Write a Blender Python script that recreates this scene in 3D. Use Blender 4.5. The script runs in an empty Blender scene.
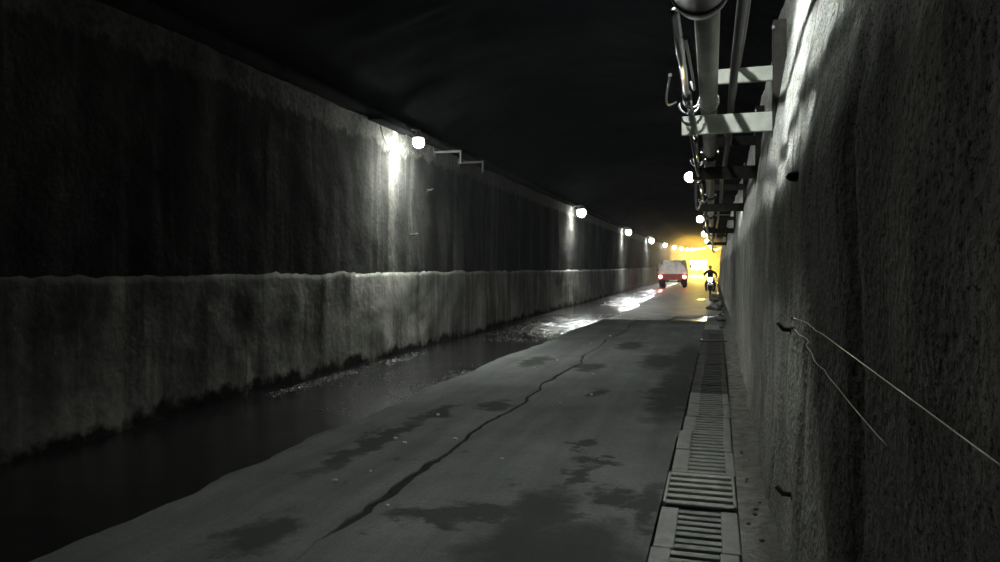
import bpy, bmesh, math, random
from mathutils import Vector, Matrix, noise
random.seed(7)
PI = math.pi
scene = bpy.context.scene
C = scene.collection

# ------------------------------------------------------------------ camera, world, exposure
cam_d = bpy.data.cameras.new('camera')
cam = bpy.data.objects.new('camera', cam_d)
C.objects.link(cam)
cam_d.sensor_width = 36.0
cam_d.lens = 25.92
cam_d.clip_start = 0.05
cam_d.clip_end = 600
cam.location = (0, 0, 1.6)
cam.rotation_euler = (math.radians(90 - 1.03), 0, math.radians(16.4))
scene.camera = cam
w = bpy.data.worlds.new('world')
scene.world = w
w.use_nodes = True
w.node_tree.nodes['Background'].inputs[0].default_value = (0, 0, 0, 1)
w.node_tree.nodes['Background'].inputs[1].default_value = 0.0
vs = scene.view_settings
vs.view_transform = 'Standard'
vs.look = 'None'
vs.exposure = 0.0
vs.gamma = 1.0
vs.use_curve_mapping = False
LEFT_CD = 220.0        # intensity of a lamp on the left wall
RIGHT_CD = 28.0       # intensity of a lamp on the right side
NEAR_CD = 62.0        # the lamp just above the frame
VEIL_NEAR = 0.0003    # thin mist added to lift the blacks close by
HAZE = 0.0072         # dust in the air

# ------------------------------------------------------------------ tunnel line: straight, then bending right and climbing
def cx(y): return 8e-5 * max(0.0, y - 30) ** 2
def cz(y): return 1.0e-4 * max(0.0, y - 30) ** 2
def P(x, y, z): return Vector((x + cx(y), y, z + cz(y)))

def fr(x, y, z, oct=4): return noise.fractal(Vector((x, y, z)), 1.0, 2.0, oct)

# ------------------------------------------------------------------ node helpers
class NT:
    def __init__(s, name):
        s.m = bpy.data.materials.new(name)
        s.m.use_nodes = True
        s.t = s.m.node_tree
        s.b = s.t.nodes['Principled BSDF']
        s.out = s.t.nodes['Material Output']
    def n(s, t, **kw):
        x = s.t.nodes.new(t)
        for k, v in kw.items(): setattr(x, k, v)
        return x
    def l(s, a, b): s.t.links.new(a, b)
    def pos(s, scale=(1, 1, 1), off=(0, 0, 0)):
        g = s.n('ShaderNodeTexCoord')
        mp = s.n('ShaderNodeMapping')
        mp.inputs['Scale'].default_value = scale
        mp.inputs['Location'].default_value = off
        s.l(g.outputs['Object'], mp.inputs[0])
        return mp.outputs[0]
    def noise(s, vec, scale, detail=5, rough=0.55, dist=0.0):
        x = s.n('ShaderNodeTexNoise')
        x.inputs['Scale'].default_value = scale
        x.inputs['Detail'].default_value = detail
        x.inputs['Roughness'].default_value = rough
        x.inputs['Distortion'].default_value = dist
        s.l(vec, x.inputs['Vector'])
        return x.outputs[0]
    def ramp(s, fac, stops):
        r = s.n('ShaderNodeValToRGB')
        e = r.color_ramp.elements
        while len(e) < len(stops): e.new(0.5)
        for i, (p, c) in enumerate(stops):
            e[i].position = p
            e[i].color = (c, c, c, 1) if isinstance(c, (int, float)) else (*c, 1)
        s.l(fac, r.inputs[0])
        return r.outputs[0]
    def math(s, op, a, b=None, c=None, clamp=False):
        m = s.n('ShaderNodeMath', operation=op, use_clamp=clamp)
        for i, v in enumerate((a, b, c)):
            if v is None: continue
            if isinstance(v, (int, float)): m.inputs[i].default_value = v
            else: s.l(v, m.inputs[i])
        return m.outputs[0]
    def mix(s, fac, a, b, kind='MIX'):
        m = s.n('ShaderNodeMix', data_type='RGBA', blend_type=kind)
        for i, v in ((0, fac), (6, a), (7, b)):
            if isinstance(v, (int, float)): m.inputs[i].default_value = v
            elif isinstance(v, tuple): m.inputs[i].default_value = (*v, 1)
            else: s.l(v, m.inputs[i])
        return m.outputs[2]
    def bump(s, h, strength=0.5, dist=0.02, normal=None):
        b = s.n('ShaderNodeBump')
        b.inputs['Strength'].default_value = strength
        b.inputs['Distance'].default_value = dist
        s.l(h, b.inputs['Height'])
        if normal is not None: s.l(normal, b.inputs['Normal'])
        return b.outputs[0]
    def sep(s, v):
        x = s.n('ShaderNodeSeparateXYZ'); s.l(v, x.inputs[0]); return x.outputs
    def set(s, **kw):
        for k, v in kw.items():
            i = s.b.inputs[k.replace('_', ' ')]
            if isinstance(v, (int, float)): i.default_value = v
            elif isinstance(v, tuple): i.default_value = (*v, 1)
            else: s.l(v, i)

def plain(name, col, rough=0.6, metal=0.0, var=0.25, scale=8.0, bump=0.2, spec=0.5):
    t = NT(name)
    v = t.pos()
    f = t.noise(v, scale, 5)
    lo = tuple(c * (1 - var) for c in col); hi = tuple(c * (1 + var) for c in col)
    t.set(Base_Color=t.ramp(f, [(0.3, lo), (0.7, hi)]), Roughness=rough, Metallic=metal, Specular_IOR_Level=0.0 if rough >= 0.85 else (0.1 if rough >= 0.6 else spec))
    if bump: t.set(Normal=t.bump(t.noise(v, scale * 4, 4), bump, 0.01))
    return t.m

def glow(name, col, strength):
    t = NT(name)
    t.t.nodes.remove(t.b)
    e = t.n('ShaderNodeEmission')
    e.inputs[0].default_value = (*col, 1)
    e.inputs[1].default_value = strength
    t.l(e.outputs[0], t.out.inputs[0])
    return t.m

# --- rough concrete and shotcrete
def mat_wall_upper():
    t = NT('sooty_shotcrete')
    v = t.pos()
    sx, sy, sz = t.sep(v)
    big = t.noise(t.pos((1, 0.8, 0.35)), 1.1, 6, 0.6)
    fine = t.noise(v, 14, 5, 0.6)
    # soot ends in a ragged line near the top of the wall
    rag = t.math('MULTIPLY_ADD', t.noise(t.pos((0.2, 2.2, 0.6)), 1.6, 6, 0.7), 0.55, 3.52)
    top = t.math('MULTIPLY', t.math('SUBTRACT', sz, rag), 14.0, clamp=True)
    soot = t.ramp(big, [(0.3, (0.008, 0.0081, 0.0075)), (0.55, (0.017, 0.0175, 0.016)), (0.75, (0.040, 0.0405, 0.037))])
    bare = t.ramp(fine, [(0.3, (0.05, 0.05, 0.045)), (0.7, (0.12, 0.12, 0.108))])
    # vertical water-washed runs
    run = t.noise(t.pos((0.3, 3.2, 0.12)), 1.3, 5, 0.6)
    washed = t.ramp(run, [(0.5, 0.0), (0.72, 0.35)])
    col = t.mix(washed, soot, bare)
    col = t.mix(t.math('MULTIPLY', top, 0.45), col, bare)
    col = t.mix(0.55, col, t.ramp(fine, [(0.25, 0.45), (0.75, 1.0)]), 'MULTIPLY')
    h = t.math('ADD', t.noise(v, 6, 6, 0.6), t.math('MULTIPLY', fine, 0.6))
    t.set(Base_Color=col, Roughness=0.92, Specular_IOR_Level=0.0, Normal=t.bump(h, 0.4, 0.04))
    return t.m

def mat_plinth():
    t = NT('grey_wall_render')
    v = t.pos()
    big = t.noise(t.pos((1, 0.7, 0.5)), 1.2, 6, 0.62)
    fine = t.noise(v, 11, 6, 0.6)
    run = t.noise(t.pos((0.3, 2.4, 0.1)), 1.6, 5, 0.6)
    col = t.ramp(big, [(0.28, (0.045, 0.046, 0.041)), (0.5, (0.095, 0.097, 0.086)), (0.72, (0.17, 0.17, 0.151))])
    col = t.mix(t.ramp(run, [(0.45, 0.0), (0.7, 0.75)]), col, (0.02, 0.02, 0.018))
    sx, sy, sz = t.sep(v)
    wetl = t.math('MULTIPLY_ADD', t.noise(v, 2.2, 5, 0.65), 0.7, -0.2)
    low = t.math('MULTIPLY', t.math('SUBTRACT', wetl, sz), 8.0, clamp=True)
    col = t.mix(low, col, (0.008, 0.008, 0.007))
    col = t.mix(0.5, col, t.ramp(fine, [(0.3, 0.5), (0.7, 1.0)]), 'MULTIPLY')
    t.set(Base_Color=col, Roughness=0.88, Specular_IOR_Level=0.0, Normal=t.bump(t.math('ADD', t.noise(v, 5, 6), t.math('MULTIPLY', fine, 0.5)), 0.6, 0.04))
    return t.m

def mat_wall_right():
    t = NT('coarse_shotcrete')
    v = t.pos()
    big = t.noise(t.pos((1, 0.9, 0.4)), 1.5, 6, 0.6)
    run = t.noise(t.pos((0.3, 3.0, 0.25)), 2.2, 6, 0.65)
    fine = t.noise(v, 45, 4, 0.65)
    pits = t.n('ShaderNodeTexVoronoi'); pits.inputs['Scale'].default_value = 26
    t.l(v, pits.inputs['Vector'])
    col = t.ramp(big, [(0.3, (0.09, 0.093, 0.085)), (0.55, (0.155, 0.157, 0.144)), (0.75, (0.23, 0.23, 0.21))])
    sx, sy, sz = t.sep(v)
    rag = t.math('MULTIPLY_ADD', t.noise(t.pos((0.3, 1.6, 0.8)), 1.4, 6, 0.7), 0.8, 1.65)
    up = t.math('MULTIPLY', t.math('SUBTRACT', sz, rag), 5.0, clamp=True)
    pale = t.ramp(big, [(0.3, (0.29, 0.302, 0.283)), (0.7, (0.44, 0.452, 0.426))])  # paler concrete above the line also stands in for lamplight on the stripe
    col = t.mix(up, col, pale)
    col = t.mix(t.ramp(run, [(0.52, 0.0), (0.72, 0.7)]), col, (0.05, 0.05, 0.045))
    col = t.mix(0.6, col, t.ramp(fine, [(0.3, 0.5), (0.5, 1.0)]), 'MULTIPLY')
    grit = t.noise(v, 70, 3, 0.7)
    col = t.mix(t.ramp(grit, [(0.36, 0.85), (0.46, 0.0)]), col, (0.02, 0.02, 0.018))
    col = t.mix(t.ramp(pits.outputs[0], [(0.10, 0.7), (0.22, 0.0)]), col, (0.03, 0.03, 0.027))
    h = t.math('ADD', t.math('MULTIPLY', t.noise(v, 9, 6, 0.65), 1.0), t.math('MULTIPLY', fine, 0.5))
    h = t.math('ADD', h, t.math('MULTIPLY', pits.outputs[0], 0.5))
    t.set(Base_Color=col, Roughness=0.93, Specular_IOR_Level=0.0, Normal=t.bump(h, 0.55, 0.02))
    return t.m

STAINS_AND_PATCHES = [  # x, y, half-width x, half-width y
    (-0.85, 3.9, 0.55, 0.62), (-1.08, 4.62, 0.24, 0.55), (-0.64, 5.05, 0.16, 0.22), (-0.98, 5.45, 0.10, 0.35),
    (-1.75, 4.3, 0.30, 0.18), (-1.45, 4.45, 0.28, 0.16), (-2.6, 3.75, 0.22, 0.35), (-0.42, 4.9, 0.10, 0.5),
    (-1.12, 6.45, 0.09, 0.20), (-0.9, 5.95, 0.16, 0.10), (-2.98, 6.0, 0.14, 1.1), (-2.9, 7.4, 0.16, 0.5),
    (-0.45, 9.6, 0.28, 2.2), (-0.38, 13.0, 0.3, 2.4), (-0.85, 12.6, 0.35, 1.0), (-1.4, 9.2, 0.14, 0.3),  # first entries here: long dark patches beside the drain
    (-2.4, 8.0, 0.2, 0.3), (-1.9, 11.5, 0.25, 0.5), (-1.6, 15.0, 0.3, 0.8), (-2.9, 12.0, 0.2, 0.8)]
def mat_road():
    t = NT('worn_road_concrete')
    v = t.pos()
    sx, sy, sz = t.sep(v)
    dx = t.math('MULTIPLY_ADD', t.noise(v, 3.2, 6, 0.65), 0.7, -0.35)
    dy = t.math('MULTIPLY_ADD', t.noise(t.pos(off=(7, 3, 0)), 3.2, 6, 0.65), 1.1, -0.55)
    X = t.math('ADD', sx, dx); Y = t.math('ADD', sy, dy)
    acc = None
    for (a, b, ra, rb) in STAINS_AND_PATCHES:
        u = t.math('MULTIPLY', t.math('SUBTRACT', X, a), 1 / ra)
        q = t.math('MULTIPLY', t.math('SUBTRACT', Y, b), 1 / rb)
        d = t.math('ADD', t.math('MULTIPLY', u, u), t.math('MULTIPLY', q, q))
        f = t.math('MULTIPLY', t.math('SUBTRACT', 1.45, d), 0.95, clamp=True)
        acc = f if acc is None else t.math('MAXIMUM', acc, f)
    big = t.noise(v, 0.9, 6, 0.6)
    fine = t.noise(v, 22, 6, 0.65)
    base = t.ramp(big, [(0.3, (0.045, 0.048, 0.0457)), (0.7, (0.077, 0.081, 0.077))])
    base = t.mix(0.45, base, t.ramp(fine, [(0.3, 0.55), (0.7, 1.0)]), 'MULTIPLY')
    grain = t.noise(v, 75, 3, 0.7)
    base = t.mix(t.ramp(grain, [(0.32, 0.6), (0.48, 0.0)]), base, (0.025, 0.026, 0.025))
    base = t.mix(t.ramp(grain, [(0.60, 0.0), (0.72, 0.6)]), base, (0.13, 0.135, 0.13))
    # worn wheel-track streaks running along the tunnel
    tr = t.noise(t.pos((3.0, 0.25, 1)), 1.2, 5, 0.6)
    base = t.mix(t.ramp(tr, [(0.35, 0.55), (0.6, 0.0)]), base, (0.032, 0.0335, 0.032))
    small = t.ramp(t.noise(v, 2.6, 6, 0.7), [(0.62, 0.0), (0.70, 0.7)])
    acc2 = t.math('MAXIMUM', t.math('MULTIPLY', acc, 0.85), small)
    col = t.mix(acc2, base, (0.017, 0.018, 0.017))
    ro = t.math('MULTIPLY_ADD', acc2, -0.22, 0.82)
    t.set(Base_Color=col, Roughness=ro, Specular_IOR_Level=0.0, Normal=t.bump(t.math('ADD', t.noise(v, 7, 6), t.math('MULTIPLY', fine, 0.5)), 0.3, 0.015))
    return t.m

GRAVEL = [(-4.3, 19.6, 1.0, 3.4), (-3.3, 22.0, 1.2, 1.6), (-3.9, 34.0, 1.1, 6.0), (-4.0, 47.0, 1.2, 5.0)]
def mat_wet():
    """black standing water with patches of wet gravelly concrete breaking the surface"""
    t = NT('wet_gutter_floor')
    v = t.pos()
    sx, sy, sz = t.sep(v)
    nz = t.noise(t.pos((1.6, 0.5, 1)), 1.6, 6, 0.65)
    dis = t.math('MULTIPLY_ADD', nz, 1.6, -0.8)
    acc = None
    for (a, b, ra, rb) in GRAVEL:
        u = t.math('MULTIPLY', t.math('SUBTRACT', t.math('ADD', sx, t.math('MULTIPLY', dis, 0.5)), a), 1 / ra)
        q = t.math('MULTIPLY', t.math('SUBTRACT', t.math('ADD', sy, dis), b), 1 / rb)
        d = t.math('ADD', t.math('MULTIPLY', u, u), t.math('MULTIPLY', q, q))
        f = t.math('MULTIPLY', t.math('SUBTRACT', 1.4, d), 0.8, clamp=True)
        acc = f if acc is None else t.math('MAXIMUM', acc, f)
    br = t.math('MULTIPLY', acc, t.ramp(nz, [(0.34, 0.15), (0.66, 1.0)]))
    fine = t.noise(v, 42, 4, 0.7)
    col = t.mix(br, (0.005, 0.005, 0.005), t.ramp(fine, [(0.4, 0.004), (0.62, 0.022)]))
    ro = t.math('MULTIPLY_ADD', br, 0.14, 0.2)
    bs = t.n('ShaderNodeBump'); bs.inputs['Distance'].default_value = 0.02
    t.l(t.math('ADD', t.math('MULTIPLY', t.noise(v, 7, 5, 0.6), 0.6), fine), bs.inputs['Height'])
    t.l(t.math('MULTIPLY_ADD', br, 0.96, 0.03), bs.inputs['Strength'])
    t.set(Base_Color=col, Roughness=ro, Specular_IOR_Level=0.5, Normal=bs.outputs[0])
    return t.m

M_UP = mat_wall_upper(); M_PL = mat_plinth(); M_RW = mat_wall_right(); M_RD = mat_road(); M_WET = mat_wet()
M_CEIL = plain('blackened_rock_roof', (0.007, 0.007, 0.0078), 0.95, 0, 0.5, 1.2, 0.6)
M_BEAM = plain('sooty_cornice_concrete', (0.010, 0.010, 0.0096), 0.9, 0, 0.5, 3, 0.4)
M_DIRT = plain('gritty_dirt', (0.085, 0.086, 0.078), 0.95, 0, 0.45, 9, 0.8)
M_TRENCH = plain('trench_muck', (0.004, 0.004, 0.004), 0.7)
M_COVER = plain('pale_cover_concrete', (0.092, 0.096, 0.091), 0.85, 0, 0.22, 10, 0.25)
M_COVER_SHADED = plain('shaded_cover_concrete', (0.034, 0.035, 0.033), 0.9, 0, 0.3, 8, 0.3)  # darker cover colour standing in for shadow on the far covers
M_IRON = plain('worn_grate_steel', (0.098, 0.101, 0.095), 0.75, 0.0, 0.25, 14, 0.2)
M_JOINT = plain('joint_muck', (0.012, 0.012, 0.011), 0.9)
M_GREEN = plain('grey_green_pipe_paint', (0.17, 0.185, 0.155), 0.45, 0.0, 0.2, 6, 0.1)
M_GALV = plain('bright_galvanised_steel', (0.62, 0.63, 0.66), 0.25, 0.95, 0.1, 10, 0.0)
M_BRKT = plain('grey_painted_bracket_steel', (0.26, 0.277, 0.25), 0.6, 0.1, 0.2, 8, 0.1)
M_ARM = plain('dull_bracket_steel', (0.05, 0.05, 0.047), 0.7, 0.0, 0.2, 8, 0.1)
M_SOOT = plain('sooty_tray_steel', (0.006, 0.006, 0.006), 0.9, 0.0, 0.2, 8, 0.1)
M_DUCT = plain('black_rubber_duct', (0.016, 0.017, 0.018), 0.4, 0, 0.2, 10, 0.1)
M_DARKST = plain('rusty_and_shaded_steel', (0.022, 0.021, 0.019), 0.75, 0.0, 0.3, 12, 0.3)
M_CABLE = plain('black_cable_rubber', (0.015, 0.015, 0.015), 0.5, 0, 0.1, 8, 0)
M_WIRE = plain('thin_bare_wire', (0.25, 0.25, 0.235), 0.45, 0.6, 0.1, 8, 0)
M_STONE = plain('grey_rubble', (0.07, 0.07, 0.063), 0.9, 0, 0.35, 12, 0.5)
M_CHIP = plain('pale_stone_chip', (0.2, 0.2, 0.185), 0.85, 0, 0.2, 20, 0.3)
M_HOUS = plain('grey_lamp_housing', (0.25, 0.25, 0.24), 0.5, 0.2, 0.1, 8, 0)
M_TRED = plain('red_truck_paint', (0.20, 0.02, 0.018), 0.4, 0, 0.2, 3, 0)
M_TARP = plain('pale_grey_tarpaulin', (0.78, 0.76, 0.70), 0.75, 0, 0.25, 2.5, 0.3)
M_TDARK = plain('truck_underbody', (0.025, 0.025, 0.025), 0.7)
M_GLASS = plain('dark_vehicle_glass', (0.02, 0.022, 0.025), 0.12, 0, 0.05, 2, 0)
M_TYRE = plain('tyre_rubber', (0.018, 0.018, 0.018), 0.85)
M_CLOTH = plain('dark_work_jacket', (0.035, 0.035, 0.045), 0.9)
M_SKIN = plain('skin', (0.35, 0.22, 0.16), 0.6, 0, 0.1, 10, 0)
M_BIKE = plain('dark_blue_motorcycle_paint', (0.03, 0.035, 0.09), 0.35, 0, 0.1, 4, 0)
M_YPAINT = plain('yellow_vehicle_paint', (0.45, 0.28, 0.03), 0.5, 0, 0.15, 3, 0)
M_PLATE = plain('white_number_plate', (0.5, 0.5, 0.48), 0.5, 0, 0.1, 8, 0)

# ------------------------------------------------------------------ mesh helpers
class MB:
    def __init__(s): s.v = []; s.f = []
    def add(s, vs_, fs):
        o = len(s.v)
        s.v += [tuple(p) for p in vs_]
        s.f += [tuple(i + o for i in f) for f in fs]
        return s
    def box(s, x0, x1, y0, y1, z0, z1, b=0.0):
        if b <= 0:
            q = [(x, y, z) for z in (z0, z1) for y in (y0, y1) for x in (x0, x1)]
            return s.add(q, [(0, 2, 3, 1), (4, 5, 7, 6), (0, 1, 5, 4), (2, 6, 7, 3), (0, 4, 6, 2), (1, 3, 7, 5)])
        bm = bmesh.new()
        bmesh.ops.create_cube(bm, size=1)
        for p in bm.verts:
            p.co = Vector(((x0 + x1) / 2 + p.co.x * (x1 - x0), (y0 + y1) / 2 + p.co.y * (y1 - y0), (z0 + z1) / 2 + p.co.z * (z1 - z0)))
        bmesh.ops.bevel(bm, geom=bm.edges[:], offset=b, segments=1, affect='EDGES')
        bm.verts.index_update()
        s.add([p.co for p in bm.verts], [[q.index for q in f.verts] for f in bm.faces])
        bm.free()
        return s
    def tube(s, pts, r, n=8, closed_ends=True):
        pts = [Vector(p) for p in pts]
        rs = r if isinstance(r, (list, tuple)) else [r] * len(pts)
        up = Vector((0, 0, 1)); rings = []; prev = None
        for i, p in enumerate(pts):
            a = pts[max(0, i - 1)]; b = pts[min(len(pts) - 1, i + 1)]
            d = (b - a).normalized()
            if prev is None:
                u = d.cross(up if abs(d.z) < 0.9 else Vector((1, 0, 0))).normalized()
            else:
                u = (prev - d * prev.dot(d)).normalized()
            prev = u
            q = d.cross(u)
            rings.append([p + (u * math.cos(2 * PI * k / n) + q * math.sin(2 * PI * k / n)) * rs[i] for k in range(n)])
        vv = [x for rg in rings for x in rg]; ff = []
        for i in range(len(rings) - 1):
            for k in range(n):
                ff.append((i * n + k, i * n + (k + 1) % n, (i + 1) * n + (k + 1) % n, (i + 1) * n + k))
        if closed_ends:
            ff.append(tuple(range(n))[::-1]); ff.append(tuple((len(rings) - 1) * n + k for k in range(n)))
        return s.add(vv, ff)
    def lathe(s, prof, n=16, origin=(0, 0, 0), axis='z'):
        o = Vector(origin); vv = []
        for (r, h) in prof:
            for k in range(n):
                a = 2 * PI * k / n
                x, y = r * math.cos(a), r * math.sin(a)
                vv.append(o + (Vector((x, y, h)) if axis == 'z' else Vector((h, x, y)) if axis == 'x' else Vector((y, h, x))))
        ff = []
        for i in range(len(prof) - 1):
            for k in range(n):
                ff.append((i * n + k, i * n + (k + 1) % n, (i + 1) * n + (k + 1) % n, (i + 1) * n + k))
        ff.append(tuple(range(n))[::-1]); ff.append(tuple((len(prof) - 1) * n + k for k in range(n)))
        return s.add(vv, ff)
    def ball(s, c, rx, ry=None, rz=None, sub=2):
        bm = bmesh.new()
        bmesh.ops.create_icosphere(bm, subdivisions=sub, radius=1)
        bm.verts.index_update()
        ry = ry or rx; rz = rz or rx
        s.add([(c[0] + p.co.x * rx, c[1] + p.co.y * ry, c[2] + p.co.z * rz) for p in bm.verts], [[q.index for q in f.verts] for f in bm.faces])
        bm.free()
        return s
    def grid(s, nu, nv, fn):
        vv = [fn(i, j) for i in range(nu) for j in range(nv)]
        return s.add(vv, [(i * nv + j, (i + 1) * nv + j, (i + 1) * nv + j + 1, i * nv + j + 1) for i in range(nu - 1) for j in range(nv - 1)])
    def build(s, name, mat, parent=None, smooth=False):
        me = bpy.data.meshes.new(name)
        me.from_pydata(s.v, [], s.f)
        me.update()
        bm = bmesh.new(); bm.from_mesh(me)
        bmesh.ops.recalc_face_normals(bm, faces=bm.faces)
        bm.to_mesh(me); bm.free()
        if smooth:
            for p in me.polygons: p.use_smooth = True
        me.materials.append(mat)
        o = bpy.data.objects.new(name, me)
        C.objects.link(o)
        if parent: o.parent = parent
        return o

def tag(o, label, cat, group=None):
    o['label'] = label; o['category'] = cat
    if group: o['group'] = group
    return o
def empty(name, loc, label, cat, group=None, rz=0.0):
    o = bpy.data.objects.new(name, None)
    o.empty_display_size = 0.1
    C.objects.link(o)
    o.location = loc; o.rotation_euler = (0, 0, rz)
    return tag(o, label, cat, group)
def struct(o, label, cat):
    o['kind'] = 'structure'; o['label'] = label; o['category'] = cat
    return o
def copy_tree(o, parent=None):
    c = o.copy(); C.objects.link(c); c.parent = parent
    for ch in list(o.children): copy_tree(ch, c)
    return c
ORD = ['first', 'second', 'third', 'fourth', 'fifth', 'sixth', 'seventh', 'eighth', 'ninth', 'tenth', 'eleventh', 'twelfth',
       'thirteenth', 'fourteenth', 'fifteenth', 'sixteenth', 'seventeenth', 'eighteenth', 'nineteenth', 'twentieth',
       'twenty-first', 'twenty-second', 'twenty-third', 'twenty-fourth', 'twenty-fifth']

def ys(*segs):
    out = []
    for (a, b, st) in segs:
        n = max(1, round((b - a) / st))
        out += [a + (b - a) * i / n for i in range(n)]
    return out + [segs[-1][1]]

Y_END = 250.0
# ------------------------------------------------------------------ floor
def gx0(y): return -3.62 + 0.10 * fr(0.3, y * 0.35, 0) + 0.045 * fr(4, y * 2.2, 1) + (0.028 * max(0, y - 11) if y < 24 else 0.36)
def jx(y): return -2.19 + 0.10 * fr(1.7, y * 0.45, 2) + 0.05 * fr(2.7, y * 1.9, 5)
def jw(y):
    if y < 3.75: return 0.004
    base = 0.038 if y < 9 else 0.03
    k = min(1, (y - 3.75) / 0.35)
    return max(0.006, k * (base + 0.03 * fr(9, y * 1.3, 3, 3) + (0.04 if y < 5.6 else 0)))
ROAD_END = 22.6
def dlx(y): return -0.32 + 0.0085 * (y - 4) + (0.02 if y > 7 else 0)      # left edge of the drain
def drx(y): return 0.165 + 0.0075 * (y - 4)                               # right edge
YS = ys((-4, 3, 0.5), (3, 9, 0.08), (9, 24, 0.16), (24, 60, 0.75), (60, Y_END, 3))

def gz(x, y):
    z = -0.045 + 0.014 * fr(x * 0.9, y * 0.6, 0) + 0.006 * fr(x * 5, y * 5, 3)
    if y > ROAD_END + 0.6: z += min(0.03, (y - ROAD_END - 0.6) * 0.02)
    return z
def fn_floor(i, j):
    y = YS[i]; u = j / 25
    xr = dlx(y) - 0.01 if y < 25.5 else 0.9
    x = -6.0 + (xr + 6.0) * u
    return P(x, y, gz(x, y))
floor = MB().grid(len(YS), 26, fn_floor).build('floor', M_WET, None, True)
struct(floor, 'dark wet tunnel floor with puddles along the left wall', 'floor')

def slab(fa, fb, name, n, y0=-4.0, y1=ROAD_END):
    yy = [y for y in YS if y0 <= y <= y1]
    def top(i, j):
        y = yy[i]; a, b = fa(y), fb(y)
        x = a + (b - a) * j / (n - 1)
        # ragged far end
        ye = y + (0.35 * fr(x * 1.3, 3, 8) if i == len(yy) - 1 else 0)
        e = min(j, n - 1 - j)
        z = 0.004 * fr(x * 2, y * 2, 1) - (0.006 if e == 0 else 0)
        return (x, ye, z)
    m = MB().grid(len(yy), n, top)
    def side(f):
        m.grid(len(yy), 2, lambda i, j: (f(yy[i]), yy[i], -0.005 if j == 0 else -0.12))
    side(fa); side(fb)
    m.grid(n, 2, lambda i, j: (lambda t: (t[0], t[1] + (0.0 if j == 0 else 0.02), t[2] if j == 0 else -0.12))(top(len(yy) - 1, i)))
    o = m.build(name, M_RD, floor, True)
    return o
s1 = slab(gx0, lambda y: jx(y) - jw(y) / 2, 'concrete_slab', 18)
s1['label'] = 'narrow strip of dry road concrete between the wet gutter and the crack'
s2 = slab(lambda y: jx(y) + jw(y) / 2, lambda y: dlx(y) - 0.018, 'concrete_slab', 22)
s2['label'] = 'wide stained road slab between the crack and the drain'
yy = [y for y in YS if -4 <= y <= ROAD_END]
jt = MB().grid(len(yy), 2, lambda i, j: (jx(yy[i]) + (j - 0.5) * (jw(yy[i]) + 0.02), yy[i], -0.018)).build('crack_filling', M_JOINT, floor)
jt['label'] = 'black muck filling the long crack in the road'
# far carriageway: rougher dirty concrete beyond the slabs
def far_top(i, j):
    y = FY[i]; u = j / 13
    a = -3.2 + 0.25 * fr(3, y * 0.25, 6) - 0.3 * min(1, max(0, (y - 30) / 20))
    b = (dlx(y) - 0.05) if y < 25.5 else 0.45
    x = a + (b - a) * u
    if i == 0: y += (1.0 if x > -1.3 else -0.35) + 0.4 * fr(x * 1.5, 2, 2)
    if i == 1 and x > -1.3: y += 0.7
    e = min(j, 13 - j)
    return P(x, y, (-0.03 if e == 0 else 0.0) + 0.012 * fr(x, y * 0.7, 4) - (0.03 if i == 0 else 0))
FY = ys((23.2, 60, 0.8), (60, Y_END, 4))
M_FAR = plain('dirty_far_road', (0.055, 0.055, 0.05), 0.65, 0, 0.5, 1.2, 0.4)
fo = MB().grid(len(FY), 14, far_top).build('road_surface', M_FAR, floor, True)
fo['label'] = 'dirty uneven road surface beyond the end of the slabs'

# trench under the drain covers
ty = [y for y in YS if -4 <= y <= 25.5]
tr = MB()
for (f, z0, z1) in ((lambda y: dlx(y) - 0.012, 0.0, -0.42), (lambda y: drx(y) + 0.0, 0.0, -0.42)):
    tr.grid(len(ty), 2, lambda i, j: (f(ty[i]), ty[i], z0 if j == 0 else z1))
tr.grid(len(ty), 2, lambda i, j: ((dlx(ty[i]) - 0.012) if j == 0 else drx(ty[i]), ty[i], -0.42))
tro = tr.build('drain_trench', M_TRENCH, floor)
tro['label'] = 'dark trench below the drain covers'

# dirt strip between the drain and the right wall
def wr(y, z):
    """inner face of the right wall"""
    b = 0.40 + 0.0125 * (min(max(y, 2), 22) - 4) if y > 2 else 0.375
    b += 0.045 * fr(2.2, y * 0.55, z * 0.35) + 0.032 * fr(5, y * 1.7, z * 0.9) + 0.008 * fr(8, y * 7, z * 6)
    b += 0.12 * max(0.0, z - 2.0)
    if z < 0.5: b -= (0.5 - z) ** 2 * 0.18
    # a few vertical grooves
    for (g, wd, dp) in ((2.32, 0.05, 0.035), (3.35, 0.04, 0.03), (5.2, 0.06, 0.03)):
        d = (y - g - 0.06 * fr(1, z * 1.3, g)) / wd
        if abs(d) < 3 and z < 2.3: b += dp * math.exp(-d * d)
    return b
def fn_dirt(i, j):
    y = YS[i]; u = j / 7
    a = drx(y) + 0.004 if y < 25.5 else 0.35
    x = a + (wr(y, 0) + 0.08 - a) * u
    z = -0.012 + 0.05 * u * u + 0.016 * fr(x * 4, y * 3, 0) * (u > 0) + 0.012 * fr(x * 12, y * 9, 4) * (u > 0)
    return P(x, y, z)
di = MB().grid(len(YS), 8, fn_dirt).build('dirt_strip', M_DIRT, floor, True)
di['label'] = 'gritty dirt strip between the drain and the right wall'

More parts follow.
